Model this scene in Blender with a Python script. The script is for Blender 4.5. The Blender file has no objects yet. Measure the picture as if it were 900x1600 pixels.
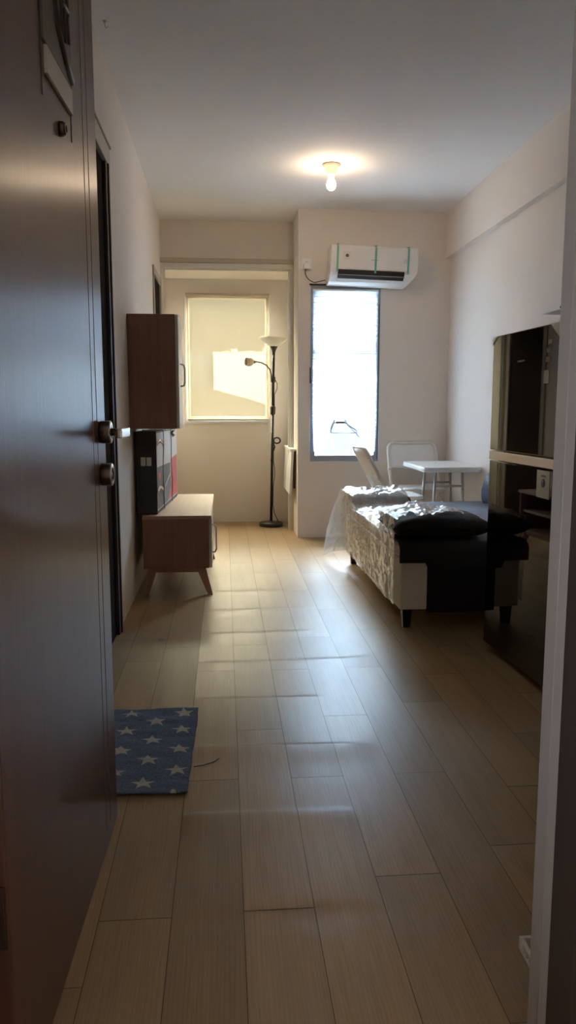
import bpy, bmesh, math, random
from mathutils import Vector, Matrix, noise as mnoise
random.seed(7)
S = bpy.context.scene
COL = S.collection
PI = math.pi

# ------------------------------------------------------------------ node helpers
class NB:
    def __init__(self, name):
        self.m = bpy.data.materials.new(name); self.m.use_nodes = True
        self.t = self.m.node_tree; self.t.nodes.clear()
        self.out = self.n('ShaderNodeOutputMaterial')
    def n(self, kind, **kw):
        d = self.t.nodes.new(kind)
        for k, v in kw.items(): setattr(d, k, v)
        return d
    def l(self, a, b): self.t.links.new(a, b)
    def put(self, sock, v):
        if isinstance(v, bpy.types.NodeSocket): self.l(v, sock)
        else: sock.default_value = v
    def math(self, op, a, b=None, c=None):
        d = self.n('ShaderNodeMath', operation=op)
        self.put(d.inputs[0], a)
        if b is not None: self.put(d.inputs[1], b)
        if c is not None: self.put(d.inputs[2], c)
        return d.outputs[0]
    def mix(self, f, a, b):
        d = self.n('ShaderNodeMix', data_type='RGBA')
        self.put(d.inputs[0], f); self.put(d.inputs[6], a); self.put(d.inputs[7], b)
        return d.outputs[2]
    def coord(self, scale=(1, 1, 1), which='Object'):
        c = self.n('ShaderNodeTexCoord'); mp = self.n('ShaderNodeMapping')
        mp.inputs['Scale'].default_value = scale
        self.l(c.outputs[which], mp.inputs[0]); return mp.outputs[0]
    def noise(self, vec, scale, detail=4, rough=.55):
        d = self.n('ShaderNodeTexNoise'); d.inputs['Scale'].default_value = scale
        d.inputs['Detail'].default_value = detail; d.inputs['Roughness'].default_value = rough
        self.l(vec, d.inputs['Vector']); return d.outputs['Fac']
    def ramp(self, f, stops):
        d = self.n('ShaderNodeValToRGB'); self.l(f, d.inputs[0])
        e = d.color_ramp.elements
        while len(e) < len(stops): e.new(.5)
        for i, (p, c) in enumerate(stops): e[i].position = p; e[i].color = c if len(c) == 4 else (*c, 1)
        return d.outputs[0]
    def bump(self, h, strength=.2, dist=.002, normal=None):
        d = self.n('ShaderNodeBump'); d.inputs['Strength'].default_value = strength
        d.inputs['Distance'].default_value = dist; self.l(h, d.inputs['Height'])
        if normal: self.l(normal, d.inputs['Normal'])
        return d.outputs[0]
    def bsdf(self, **kw):
        d = self.n('ShaderNodeBsdfPrincipled')
        for k, v in kw.items(): self.put(d.inputs[k.replace('_', ' ')], v)
        return d
    def done(self, sh):
        self.l(sh, self.out.inputs[0]); return self.m

def c4(c): return (*c, 1)
def mat(name, col, rough=.5, metal=0, var=.06, nscale=25, bump=0, bdist=.001, spec=.5, coat=0):
    b = NB(name); v = b.coord(); f = b.noise(v, nscale)
    lo = c4([max(0, x * (1 - var)) for x in col]); hi = c4([min(1, x * (1 + var)) for x in col])
    kw = dict(Base_Color=b.mix(f, lo, hi), Metallic=metal, Specular_IOR_Level=spec, Coat_Weight=coat)
    kw['Roughness'] = b.math('MULTIPLY_ADD', f, rough * .2, rough * .9)
    if bump: kw['Normal'] = b.bump(b.noise(v, nscale * 4, 3), bump, bdist)
    return b.done(b.bsdf(**kw).outputs[0])

def wood(name, dark, light, axis=2, rough=.4, scale=1.0, bump=.15, streak=45, spec=.5, coat=0, fine=0):
    b = NB(name); s = [streak * scale] * 3; s[axis] = 2.2 * scale
    v = b.coord(tuple(s))
    g = b.noise(v, 1.0, 8, .62)
    s2 = [streak * 5 * scale] * 3; s2[axis] = 6 * scale
    g2 = b.noise(b.coord(tuple(s2)), 1.0, 4, .6)
    f = b.math('MULTIPLY_ADD', g2, .45, b.math('MULTIPLY', g, .55))
    col = b.ramp(f, [(.30, dark), (.68, light)])
    p = b.bsdf(Base_Color=col, Roughness=b.math('MULTIPLY_ADD', g2, .15, rough - .07), Specular_IOR_Level=spec,
               Coat_Weight=coat, Normal=b.bump(g2, bump, .0006))
    return b.done(p.outputs[0])

M = {}
M['wall'] = mat('wall_paint', (.755, .70, .645), .75, var=.02, nscale=3, bump=.08, bdist=.001, spec=.25)
M['ceil'] = mat('ceiling_paint', (.82, .825, .825), .85, var=.015, nscale=2, spec=.2)
M['white_frame'] = mat('white_lacquer_frame', (.72, .71, .67), .4, var=.03)
M['valance'] = mat('pale_board', (.52, .46, .38), .55, var=.05)
M['steel_jamb'] = mat('grey_lacquered_jamb', (.40, .36, .345), .45, var=.05, nscale=8)
M['dark_casing'] = mat('dark_brown_casing', (.045, .03, .026), .5, var=.15)
M['dark_opening'] = mat('dark_door_leaf', (.02, .014, .012), .9, var=.2, spec=.05)
M['alu'] = mat('grey_aluminium', (.30, .32, .37), .38, .35, var=.05)
M['black_metal'] = mat('black_metal', (.02, .02, .022), .35, .4, var=.2)
M['black_plastic'] = mat('black_plastic', (.018, .018, .02), .4, var=.2)
M['chrome'] = mat('brushed_steel', (.62, .58, .53), .22, 1.0, var=.05)
M['dark_steel'] = mat('dark_bronze_steel', (.12, .09, .075), .28, .9, var=.1)
M['white_plastic'] = mat('white_plastic', (.74, .735, .72), .35, var=.03)
M['white_metal'] = mat('white_painted_metal', (.72, .70, .66), .35, var=.03)
M['lamp_shade'] = mat('milky_shade', (.70, .68, .62), .3, var=.04)
M['grey_metal'] = mat('grey_painted_metal', (.45, .46, .48), .35, .5, var=.05)
M['teal_tape'] = mat('teal_tape', (.17, .46, .44), .35, var=.1)
M['slot'] = mat('dark_air_slot', (.025, .018, .016), .6, var=.2)
M['sticker'] = mat('paper_sticker', (.70, .67, .60), .5, var=.04)
M['sticker_ink'] = mat('sticker_ink', (.12, .10, .11), .5, var=.1)
M['sticker_orange'] = mat('sticker_orange', (.5, .25, .1), .5, var=.1)
M['cable'] = mat('dark_cable', (.10, .07, .05), .5)
M['fridge_side'] = mat('grey_fridge_side', (.36, .37, .36), .4, .3)
M['steel_strip'] = mat('satin_metal_strip', (.86, .79, .71), .22, .6, var=.03)
M['card_dark'] = mat('dark_printed_card', (.022, .014, .013), .5, var=.25)
M['card_white'] = mat('white_printed_card', (.62, .58, .55), .5, var=.05)
M['card_grey'] = mat('charcoal_printed_card', (.085, .088, .10), .45, var=.2)
M['card_red'] = mat('red_printed_card', (.52, .07, .065), .45, var=.12)
M['strap'] = mat('black_strap', (.012, .012, .013), .4)
M['clear_tape'] = mat('shiny_clear_tape', (.62, .62, .62), .15, .3)
M['bed_cream'] = mat('cream_bed_fabric', (.88, .79, .69), .8, var=.07, nscale=40, bump=.25, bdist=.002)
M['bed_black'] = mat('black_bed_fabric', (.014, .014, .017), .6, var=.3, nscale=60, bump=.3, bdist=.001, spec=.3)
M['charcoal'] = mat('charcoal_fabric', (.055, .056, .066), .75, var=.2, nscale=40, bump=.3, bdist=.002)
M['sheet_blue'] = mat('blue_grey_sheet', (.20, .235, .31), .6, var=.2, nscale=18, bump=.4, bdist=.003)
M['blue_cushion'] = mat('navy_cushion', (.035, .052, .11), .6, var=.25, nscale=30)
M['plaque_grey'] = mat('grey_plaque', (.11, .095, .08), .5, var=.15, nscale=12)
M['plaque_cream'] = mat('cream_plate', (.50, .46, .39), .5, var=.06)
M['plaque_dark'] = mat('dark_relief', (.022, .013, .01), .45, var=.2)
M['oak'] = wood('oak_cabinet', (.34, .21, .135), (.50, .34, .235), 1, .42, bump=.1)
M['oak_shaded'] = wood('oak_cabinet_painted_shade', (.20, .092, .056), (.28, .145, .092), 2, .5, bump=.1)  # same oak as the top, with the sides' shade put into the colour
M['oak_leg'] = wood('oak_leg_wood', (.30, .15, .09), (.42, .24, .15), 2, .45, bump=.1)
M['cab_door'] = mat('pale_cabinet_door', (.62, .585, .51), .35, var=.04)
M['thread'] = mat('dark_thread', (.03, .02, .015), .7)
M['crumb'] = mat('pale_crumb', (.7, .68, .62), .7)
M['ext_white'] = mat('render_painted_sun', (.10, .097, .085), .9, var=.05, nscale=.6)  # sunlit tone put into the colour, lighter than the blocks around it
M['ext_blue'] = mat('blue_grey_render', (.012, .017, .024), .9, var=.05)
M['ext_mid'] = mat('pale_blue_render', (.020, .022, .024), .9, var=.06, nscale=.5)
M['ext_dark'] = mat('concrete_painted_shade', (.016, .016, .014), .9, var=.1, nscale=.5)  # facade shade put into the colour; the sun reaches these blocks too

def door_wood():
    b = NB('mahogany_door_veneer')
    v = b.coord((38, 38, 1.1)); g = b.noise(v, 1, 8, .62)
    v2 = b.coord((210, 210, 5)); g2 = b.noise(v2, 1, 4, .6)
    f = b.math('MULTIPLY_ADD', g2, .5, b.math('MULTIPLY', g, .5))
    col = b.ramp(f, [(.3, (.045, .012, .008)), (.52, (.10, .032, .020)), (.72, (.16, .058, .036))])
    tan = b.n('ShaderNodeTangent', direction_type='RADIAL', axis='Z')
    p = b.bsdf(Base_Color=col, Roughness=b.math('MULTIPLY_ADD', g2, .08, .26), Specular_IOR_Level=.7, Coat_Weight=.32, Coat_Roughness=.30,
               Anisotropic=.9, Anisotropic_Rotation=0.0, Normal=b.bump(g2, .45, .0009))
    b.l(tan.outputs[0], p.inputs['Tangent'])
    return b.done(p.outputs[0])
M['door'] = door_wood()

def floor_mat():
    b = NB('oak_vinyl_planks')
    at = b.n('ShaderNodeAttribute', attribute_name='plank')
    r = at.outputs['Fac']
    tc = b.n('ShaderNodeTexCoord')
    sh = b.n('ShaderNodeCombineXYZ'); b.put(sh.inputs[0], b.math('MULTIPLY', r, 37.0)); b.put(sh.inputs[1], b.math('MULTIPLY', r, 91.0))
    ad = b.n('ShaderNodeVectorMath', operation='ADD'); b.l(tc.outputs['Object'], ad.inputs[0]); b.l(sh.outputs[0], ad.inputs[1])
    def scaled(s):
        mp = b.n('ShaderNodeMapping'); mp.inputs['Scale'].default_value = s; b.l(ad.outputs[0], mp.inputs[0]); return mp.outputs[0]
    g1 = b.noise(scaled((26, 1.6, 1)), 1, 6, .6)
    g2 = b.noise(scaled((170, 5, 1)), 1, 4, .65)
    g3 = b.noise(scaled((6, .9, 1)), 1, 3, .5)
    w = b.n('ShaderNodeTexWave', wave_type='BANDS', bands_direction='X'); b.l(scaled((1, .10, 1)), w.inputs[0])
    w.inputs['Scale'].default_value = 36; w.inputs['Distortion'].default_value = 9; w.inputs['Detail'].default_value = 2; w.inputs['Detail Scale'].default_value = .8
    f = b.math('ADD', b.math('MULTIPLY', g1, .40), b.math('ADD', b.math('MULTIPLY', g2, .48), b.math('MULTIPLY', w.outputs['Fac'], .12)))
    col = b.ramp(f, [(.25, (.285, .190, .104)), (.50, (.375, .262, .150)), (.75, (.445, .320, .195))])
    tone = b.ramp(g3, [(.3, (.88, .86, .84)), (.7, (1.06, 1.05, 1.03))])
    mul = b.n('ShaderNodeMix', data_type='RGBA', blend_type='MULTIPLY'); mul.inputs[0].default_value = 1
    b.l(col, mul.inputs[6]); b.l(tone, mul.inputs[7])
    mul2 = b.n('ShaderNodeMix', data_type='RGBA', blend_type='MULTIPLY'); mul2.inputs[0].default_value = 1
    pl = b.ramp(r, [(0, (.86, .85, .84)), (.5, (1, 1, 1)), (1, (1.08, 1.06, 1.02))])
    b.l(mul.outputs[2], mul2.inputs[6]); b.l(pl, mul2.inputs[7])
    p = b.bsdf(Base_Color=mul2.outputs[2], Roughness=b.math('MULTIPLY_ADD', f, .15, .28), Specular_IOR_Level=.5,
               Normal=b.bump(f, .22, .0012))
    return b.done(p.outputs[0])
M['floor'] = floor_mat()
M['seam'] = mat('dark_plank_seam', (.06, .04, .025), .8)

def star_mat():
    b = NB('blue_star_towelling')
    tc = b.n('ShaderNodeTexCoord'); sp = b.n('ShaderNodeSeparateXYZ'); b.l(tc.outputs['Object'], sp.inputs[0])
    X, Y = sp.outputs[0], sp.outputs[1]
    nz = b.noise(tc.outputs['Object'], 160, 3)
    cx, cy, R, ri = .187, .148, .0375, .0160
    seg = 2 * PI / 5
    ix, iy = ri * math.cos(PI / 5), ri * math.sin(PI / 5)
    nx, ny = iy, R - ix
    ln = math.hypot(nx, ny); nx /= ln; ny /= ln; c = nx * R
    def lattice(ox, oy):
        fu = b.math('SUBTRACT', b.math('FRACT', b.math('ADD', b.math('DIVIDE', X, cx), 50.0 + ox)), .5)
        fv = b.math('SUBTRACT', b.math('FRACT', b.math('ADD', b.math('DIVIDE', Y, cy), 50.0 + oy)), .5)
        fu = b.math('ADD', fu, b.math('MULTIPLY', fv, .10))
        px = b.math('MULTIPLY', fu, cx); py = b.math('MULTIPLY', fv, cy)
        rr = b.math('SQRT', b.math('ADD', b.math('MULTIPLY', px, px), b.math('MULTIPLY', py, py)))
        th = b.math('ARCTAN2', px, py)
        a = b.math('ABSOLUTE', b.math('SUBTRACT', b.math('FRACT', b.math('ADD', b.math('DIVIDE', th, seg), 10.5)), .5))
        a = b.math('MULTIPLY', a, seg)
        d = b.math('SUBTRACT', b.math('MULTIPLY', rr, b.math('ADD', b.math('MULTIPLY', b.math('COSINE', a), nx), b.math('MULTIPLY', b.math('SINE', a), ny))), c)
        return b.math('LESS_THAN', b.math('ADD', d, b.math('MULTIPLY', b.math('SUBTRACT', nz, .5), .004)), 0.0)
    star = b.math('MAXIMUM', lattice(.767, .615), lattice(.267, .115))
    blue = b.ramp(nz, [(.3, (.085, .120, .185)), (.7, (.185, .235, .325))])
    cream = b.ramp(nz, [(.3, (.42, .39, .34)), (.7, (.58, .54, .47))])
    p = b.bsdf(Base_Color=b.mix(star, blue, cream), Roughness=.95, Specular_IOR_Level=.1, Normal=b.bump(nz, .7, .004))
    return b.done(p.outputs[0])
M['stars'] = star_mat()

def glass_mat():
    b = NB('window_glass'); lw = b.n('ShaderNodeLayerWeight'); lw.inputs[0].default_value = .5
    fac = b.math('MULTIPLY_ADD', b.math('POWER', lw.outputs['Facing'], 4.0), .6, .04)
    t = b.n('ShaderNodeBsdfTransparent'); t.inputs[0].default_value = (.95, .97, .98, 1)
    g = b.n('ShaderNodeBsdfGlossy'); g.inputs['Roughness'].default_value = .02
    m = b.n('ShaderNodeMixShader'); b.l(fac, m.inputs[0]); b.l(t.outputs[0], m.inputs[1]); b.l(g.outputs[0], m.inputs[2])
    return b.done(m.outputs[0])
M['glass'] = glass_mat()

def shade_mat(name, trans, diff, tcol, fac_t, fac_d, nscale, weave=0):
    """thin blind cloth: part see-through weave, part translucent, part diffuse"""
    b = NB(name); v = b.coord(); f = b.noise(v, nscale, 3)
    tl = b.n('ShaderNodeBsdfTranslucent'); b.put(tl.inputs[0], b.mix(f, c4([x * .95 for x in trans]), c4(trans)))
    df = b.n('ShaderNodeBsdfDiffuse'); df.inputs[0].default_value = c4(diff)
    tr = b.n('ShaderNodeBsdfTransparent'); tr.inputs[0].default_value = c4(tcol)
    m1 = b.n('ShaderNodeMixShader'); m1.inputs[0].default_value = fac_d; b.l(tl.outputs[0], m1.inputs[1]); b.l(df.outputs[0], m1.inputs[2])
    m2 = b.n('ShaderNodeMixShader'); m2.inputs[0].default_value = fac_t; b.l(m1.outputs[0], m2.inputs[1]); b.l(tr.outputs[0], m2.inputs[2])
    return b.done(m2.outputs[0])
M['paper_edge'] = mat('folded_paper_edge', (.55, .62, .70), .8, var=.03)
M['pleated'] = shade_mat('white_pleated_paper', (.62, .80, 1.0), (.82, .84, .86), (.84, .94, 1.0), .42, .22, 60)
M['roller'] = shade_mat('beige_roller_cloth', (.66, .47, .25), (.58, .48, .33), (.84, .64, .38), .45, .985, 200)

def plastic_mat():
    b = NB('clear_crinkled_film'); v = b.coord()
    n1 = b.noise(v, 30, 5, .6); n2 = b.noise(v, 9, 4, .6)
    h = b.math('ADD', b.math('MULTIPLY', n1, .4), n2)
    nrm = b.bump(h, .9, .02)
    fr = b.n('ShaderNodeLayerWeight'); fr.inputs[0].default_value = .5; b.l(nrm, fr.inputs['Normal'])
    fac = b.math('MINIMUM', b.math('MULTIPLY_ADD', b.math('POWER', fr.outputs['Facing'], 2.2), 1.0, .10), 1.0)
    t = b.n('ShaderNodeBsdfTransparent'); t.inputs[0].default_value = (.96, .97, .98, 1)
    g = b.n('ShaderNodeBsdfGlossy'); g.inputs['Roughness'].default_value = .09; b.l(nrm, g.inputs['Normal'])
    d = b.n('ShaderNodeBsdfTranslucent'); d.inputs[0].default_value = (.8, .85, .9, 1)
    df = b.n('ShaderNodeBsdfDiffuse'); df.inputs[0].default_value = (.8, .83, .88, 1)
    md = b.n('ShaderNodeMixShader'); md.inputs[0].default_value = .5; b.l(d.outputs[0], md.inputs[1]); b.l(df.outputs[0], md.inputs[2])
    m0 = b.n('ShaderNodeMixShader'); m0.inputs[0].default_value = .30; b.l(t.outputs[0], m0.inputs[1]); b.l(md.outputs[0], m0.inputs[2])
    m = b.n('ShaderNodeMixShader'); b.l(fac, m.inputs[0]); b.l(m0.outputs[0], m.inputs[1]); b.l(g.outputs[0], m.inputs[2])
    return b.done(m.outputs[0])
M['film'] = plastic_mat()

def black_glass():
    b = NB('black_glass_door'); v = b.coord(); f = b.noise(v, 3)
    p = b.bsdf(Base_Color=b.mix(f, (.004, .004, .004, 1), (.007, .006, .006, 1)), Roughness=.02, Specular_IOR_Level=.34)
    return b.done(p.outputs[0])
M['black_glass'] = black_glass()

def emit(name, col, strength):
    b = NB(name); v = b.coord(); f = b.noise(v, 5)
    e = b.n('ShaderNodeEmission'); b.put(e.inputs[0], b.mix(f, c4(col), c4([x * .97 for x in col]))); e.inputs[1].default_value = strength
    return b.done(e.outputs[0])
M['bulb'] = emit('warm_bulb_glow', (1.0, .73, .47), 140)

# ------------------------------------------------------------------ mesh helpers
def bx(bm, x0, x1, y0, y1, z0, z1, bev=0, mi=0, mtx=None):
    vs = [bm.verts.new((x, y, z)) for z in (z0, z1) for y in (y0, y1) for x in (x0, x1)]
    fs = [bm.faces.new([vs[i] for i in q]) for q in ((0, 2, 3, 1), (4, 5, 7, 6), (0, 1, 5, 4), (2, 6, 7, 3), (0, 4, 6, 2), (1, 3, 7, 5))]
    for f in fs: f.material_index = mi
    if bev:
        es = list({e for f in fs for e in f.edges})
        r = bmesh.ops.bevel(bm, geom=es, offset=bev, segments=2, profile=.6, affect='EDGES')
        for f in r['faces']: f.material_index = mi
        vs = list({v for f in r['faces'] for v in f.verts} | {v for v in vs if v.is_valid})
    if mtx:
        bmesh.ops.transform(bm, matrix=mtx, verts=vs)
    return vs

def tube(bm, pts, r, n=10, cap=True, mi=0):
    pts = [Vector(p) for p in pts]; rs = r if isinstance(r, (list, tuple)) else [r] * len(pts)
    rings = []; up = Vector((0, 0, 1)); prev = None
    for i, p in enumerate(pts):
        t = (pts[min(i + 1, len(pts) - 1)] - pts[max(i - 1, 0)]).normalized()
        if prev is None:
            a = t.cross(up) if abs(t.z) < .9 else t.cross(Vector((0, 1, 0)))
        else:
            a = prev - t * prev.dot(t)
        a.normalize(); prev = a; b_ = t.cross(a)
        rings.append([bm.verts.new(p + (a * math.cos(2 * PI * k / n) + b_ * math.sin(2 * PI * k / n)) * rs[i]) for k in range(n)])
    for i in range(len(rings) - 1):
        for k in range(n):
            f = bm.faces.new((rings[i][k], rings[i][(k + 1) % n], rings[i + 1][(k + 1) % n], rings[i + 1][k])); f.smooth = True; f.material_index = mi
    if cap:
        f = bm.faces.new(rings[0][::-1]); f.material_index = mi
        f = bm.faces.new(rings[-1]); f.material_index = mi

def lathe(bm, prof, n=32, mtx=None, mi=0, closed=False):
    rings = []
    for (r, z) in prof:
        if r < 1e-6: rings.append([bm.verts.new((0, 0, z))])
        else: rings.append([bm.verts.new((r * math.cos(2 * PI * k / n), r * math.sin(2 * PI * k / n), z)) for k in range(n)])
    for a, b_ in zip(rings, rings[1:]):
        for k in range(n):
            q = [a[k % len(a)], a[(k + 1) % len(a)], b_[(k + 1) % len(b_)], b_[k % len(b_)]]
            q = list(dict.fromkeys(q))
            if len(q) > 2:
                f = bm.faces.new(q); f.smooth = True; f.material_index = mi
    if mtx: bmesh.ops.transform(bm, matrix=mtx, verts=[v for r in rings for v in r])

def prism(bm, poly, y0, y1, mtx=None, mi=0, bev=0):
    """poly in (x, z), extruded along y"""
    a = [bm.verts.new((x, y0, z)) for x, z in poly]; b_ = [bm.verts.new((x, y1, z)) for x, z in poly]
    n = len(poly); fs = [bm.faces.new(a), bm.faces.new(b_[::-1])]
    for i in range(n): fs.append(bm.faces.new((a[i], b_[i], b_[(i + 1) % n], a[(i + 1) % n])))
    for f in fs: f.material_index = mi
    vs = a + b_
    if bev:
        r = bmesh.ops.bevel(bm, geom=list({e for f in fs for e in f.edges}), offset=bev, segments=2, affect='EDGES')
        vs = list({v for f in r['faces'] for v in f.verts} | {v for v in vs if v.is_valid})
    if mtx: bmesh.ops.transform(bm, matrix=mtx, verts=vs)

def grid(bm, nu, nv, fn, smooth=True, mi=0):
    g = [[bm.verts.new(fn(i / nu, j / nv)) for j in range(nv + 1)] for i in range(nu + 1)]
    for i in range(nu):
        for j in range(nv):
            f = bm.faces.new((g[i][j], g[i + 1][j], g[i + 1][j + 1], g[i][j + 1])); f.smooth = smooth; f.material_index = mi
    return g

def obj(name, bm, mats, parent=None, loc=None, solid=0, recalc=True, label=None):
    if recalc: bmesh.ops.recalc_face_normals(bm, faces=bm.faces)
    me = bpy.data.meshes.new(name); bm.to_mesh(me); bm.free()
    for m in (mats if isinstance(mats, list) else [mats]): me.materials.append(M[m] if isinstance(m, str) else m)
    o = bpy.data.objects.new(name, me); COL.objects.link(o)
    if parent: o.parent = parent
    if loc: o.location = loc
    if solid:
        md = o.modifiers.new('thick', 'SOLIDIFY'); md.thickness = solid; md.offset = 0
    if label: o['label'] = label
    return o

def tag(o, label, cat, group=None, kind=None):
    o['label'] = label; o['category'] = cat
    if group: o['group'] = group
    if kind: o['kind'] = kind
    return o

def thing(name, label, cat, loc=(0, 0, 0), rot=(0, 0, 0), group=None):
    o = bpy.data.objects.new(name, None); COL.objects.link(o); o.empty_display_size = .1
    o.location = loc; o.rotation_euler = rot
    return tag(o, label, cat, group)

def struct(name, bm, mats, parent=None, label=None, cat=None):
    o = obj(name, bm, mats, parent)
    if not parent:
        o['kind'] = 'structure'
        if label: o['label'] = label; o['category'] = cat
    return o
def B(): return bmesh.new()
def one(*a, **k):
    b = B(); bx(b, *a, **k); return b
def fbm(x, y, z=0, o=4):
    return mnoise.fractal(Vector((x, y, z)), 1.0, 2.0, o)

# ------------------------------------------------------------------ dimensions
XL, XR, D, H = -.53, 1.885, 6.39, 2.69       # left wall, right wall, window wall, ceiling
YA, ZA, XP = 7.34, 2.285, .615               # alcove back wall, alcove ceiling, alcove right side
YE0, YE1 = 1.02, 1.15                        # entrance wall

# ------------------------------------------------------------------ room shell
def build_floor():
    bm = B(); lay = bm.faces.layers.float.new('plank')
    W = .157; x0 = .031; g = .0007; L = .95
    known = {0: 1.549, -1: 2.152, -2: 1.539, 1: 2.146, 2: 1.647, 3: 2.148, -3: 2.3, 4: 1.75}
    ridges = [1.511 + .4255 * k for k in range(-1, 9)]
    def h(x, y):
        z = 0
        for k, ry in enumerate(ridges):
            xa, xb = [(-.55, .9), (-.14, .40), (-.12, .36), (-.11, .47), (-.12, .42), (-.11, .62), (-.10, .45), (-.10, .50), (-.1, .4), (-.1, .3)][k]
            amp = [.0, -.0026, .0062, .0072, .0042, .0028, .0032, .0030, .0026, .001][k]
            dy = y - ry - .012 * math.sin(x * 3 + k)
            if abs(dy) < .25:
                e = max(0, min(1, (x - xa) / .03)) * max(0, min(1, (xb - x) / .08))
                z += amp * e * math.exp(-(dy / (.034 if amp < 0 else .020 if dy > 0 else .10)) ** 2)
        dx = x + .118
        if abs(dx) < .06 and 2.2 < y < 4.6: z += .0022 * math.exp(-(dx / .012) ** 2)
        return z
    ys0, ys1 = .2, YA + .02
    for c in range(-4, 13):
        a, b_ = x0 + W * c, x0 + W * (c + 1)
        a2, b2 = max(a, XL - .02), min(b_, 2.0)
        if b2 <= a2: continue
        st = known.get(c, 1.2 + ((c * .377) % 1) * L); st -= math.ceil((st - ys0) / L) * L
        y = st
        while y < ys1:
            p, q = max(y, ys0), min(y + L, ys1)
            if q - p > .02:
                r = random.random(); ny = max(2, int((q - p) / .007)); nx = 4
                A = a2 + g; Bq = b2 - g; gr = g * (.6 + 1.6 * random.random()); P = p + gr; Q = q - gr
                vv = [[bm.verts.new((A + (Bq - A) * i / nx, P + (Q - P) * j / ny, h(A + (Bq - A) * i / nx, P + (Q - P) * j / ny))) for j in range(ny + 1)] for i in range(nx + 1)]
                for i in range(nx):
                    for j in range(ny):
                        f = bm.faces.new((vv[i][j], vv[i + 1][j], vv[i + 1][j + 1], vv[i][j + 1])); f[lay] = r; f.smooth = True
            y += L
    # seam bed just under the planks and the slab edge
    bx(bm, XL - .02, 2.0, ys0, ys1, -.05, -.0048, mi=1)
    o = obj('floor', bm, ['floor', 'seam'], recalc=False)
    o['kind'] = 'structure'
build_floor()
struct('ceiling', one(-.75, 2.1, .9, 7.6, H, H + .12), 'ceil')

bm = B()   # left wall with a doorway near the entrance and one by the alcove
T = .10
for (y0, y1, z0, z1) in ((YE0, 2.95, 0, H), (2.95, 3.72, 2.27, H), (3.72, 6.05, 0, H), (6.05, 6.72, 2.14, H), (6.72, 7.45, 0, H)):
    bx(bm, XL - T, XL, y0, y1, z0, z1)
struct('wall_left', bm, 'wall')
struct('wall_right', one(XR, XR + .12, YE0, D + .2, 0, H), 'wall')
bm = B(); bx(bm, 1.84, XR + .02, YE1, D, 2.325, H); struct('trim_1', bm, 'wall')          # boxed beam along the right wall
bm = B()   # window wall
wx0, wx1, wz0, wz1 = .715, 1.300, .65, 2.095
for (x0, x1, z0, z1) in ((XP, wx0, 0, H), (wx1, XR + .12, 0, H), (wx0, wx1, 0, wz0), (wx0, wx1, wz1, H)):
    bx(bm, x0, x1, D, D + .16, z0, z1)
struct('wall_back', bm, 'wall')
struct('wall_alcove_side', one(XP, XP + .07, D + .16, 7.45, 0, H), 'wall')
bm = B()   # alcove back wall with its window
ax0, ax1, az0, az1 = -.36, .44, .975, 2.15
for (x0, x1, z0, z1) in ((XL, ax0, 0, H), (ax1, XP, 0, H), (ax0, ax1, 0, az0), (ax0, ax1, az1, H)):
    bx(bm, x0, x1, YA, YA + .11, z0, z1)
struct('wall_alcove_back', bm, 'wall')
struct('wall_alcove_header', one(XL, XP, 6.84, YA, ZA, H), 'wall')
bm = B()   # board and white frame around the alcove opening
bx(bm, XL, XP, 6.77, 6.84, 2.33, 2.366, .004)
struct('trim_2', bm, 'valance')
bm = B()
bx(bm, XL, XP, 6.79, 6.86, 2.285, 2.33, .004); bx(bm, XL, XL + .026, 6.79, 6.86, 0, 2.285, .004); bx(bm, XP - .035, XP, 6.79, 6.86, 0, 2.285, .004)
bx(bm, XL + .026, XL + .036, 6.81, 6.84, 0, 2.285); bx(bm, XP - .045, XP - .035, 6.81, 6.84, 0, 2.285); bx(bm, XL + .026, XP - .035, 6.81, 6.84, 2.272, 2.285)
struct('trim_3', bm, 'white_frame')

# entrance wall, corridor and the right-hand jamb
bm = B()
bx(bm, .60, 2.0, YE0 + .03, YE1 - .01, 0, H); bx(bm, -.75, -.375, YE0 - .02, YE1 - .03, 0, H); bx(bm, -.375, .60, YE0 + .03, YE1 - .03, 2.2, H)
struct('wall_entrance', bm, 'wall')
bm = B()
bx(bm, .511, .60, 1.108, YE1, 0, 2.2, .002)
tube(bm, [(.512, 1.106, 0), (.512, 1.106, 2.2)], .0042, 10)
bx(bm, .5085, .60, 1.075, 1.104, 0, 2.2, .002)
bx(bm, -.375, -.352, 1.02, 1.10, 0, 2.2, .003); bx(bm, -.375, .60, 1.075, YE1, 2.19, 2.22, .003)
struct('trim_4', bm, 'steel_jamb')
bm = B(); bx(bm, .5075, .556, .99, 1.0735, 0, 2.26, .003); bx(bm, -.42, -.352, .985, 1.02, 0, 2.26, .003)
struct('trim_5', bm, 'dark_casing')
bm = B()   # public corridor outside the flat
bx(bm, -3, -.42, YE0 - .09, YE0 - .02, 0, 2.5); bx(bm, .556, 3, YE0 - .03, YE0 + .03, 0, 2.5); bx(bm, -.42, .556, YE0 - .03, YE0 + .03, 2.26, 2.5)
bx(bm, -3, 3, -1.2, -1.1, 0, 2.5); bx(bm, -3.1, -3, -1.2, 1.0, 0, 2.5); bx(bm, 3, 3.1, -1.2, 1.0, 0, 2.5); bx(bm, -3, 3, -1.2, 1.02, 2.5, 2.6); bx(bm, -3, 3, -1.2, .2, -.1, 0)
struct('wall_corridor', bm, 'wall')

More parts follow.
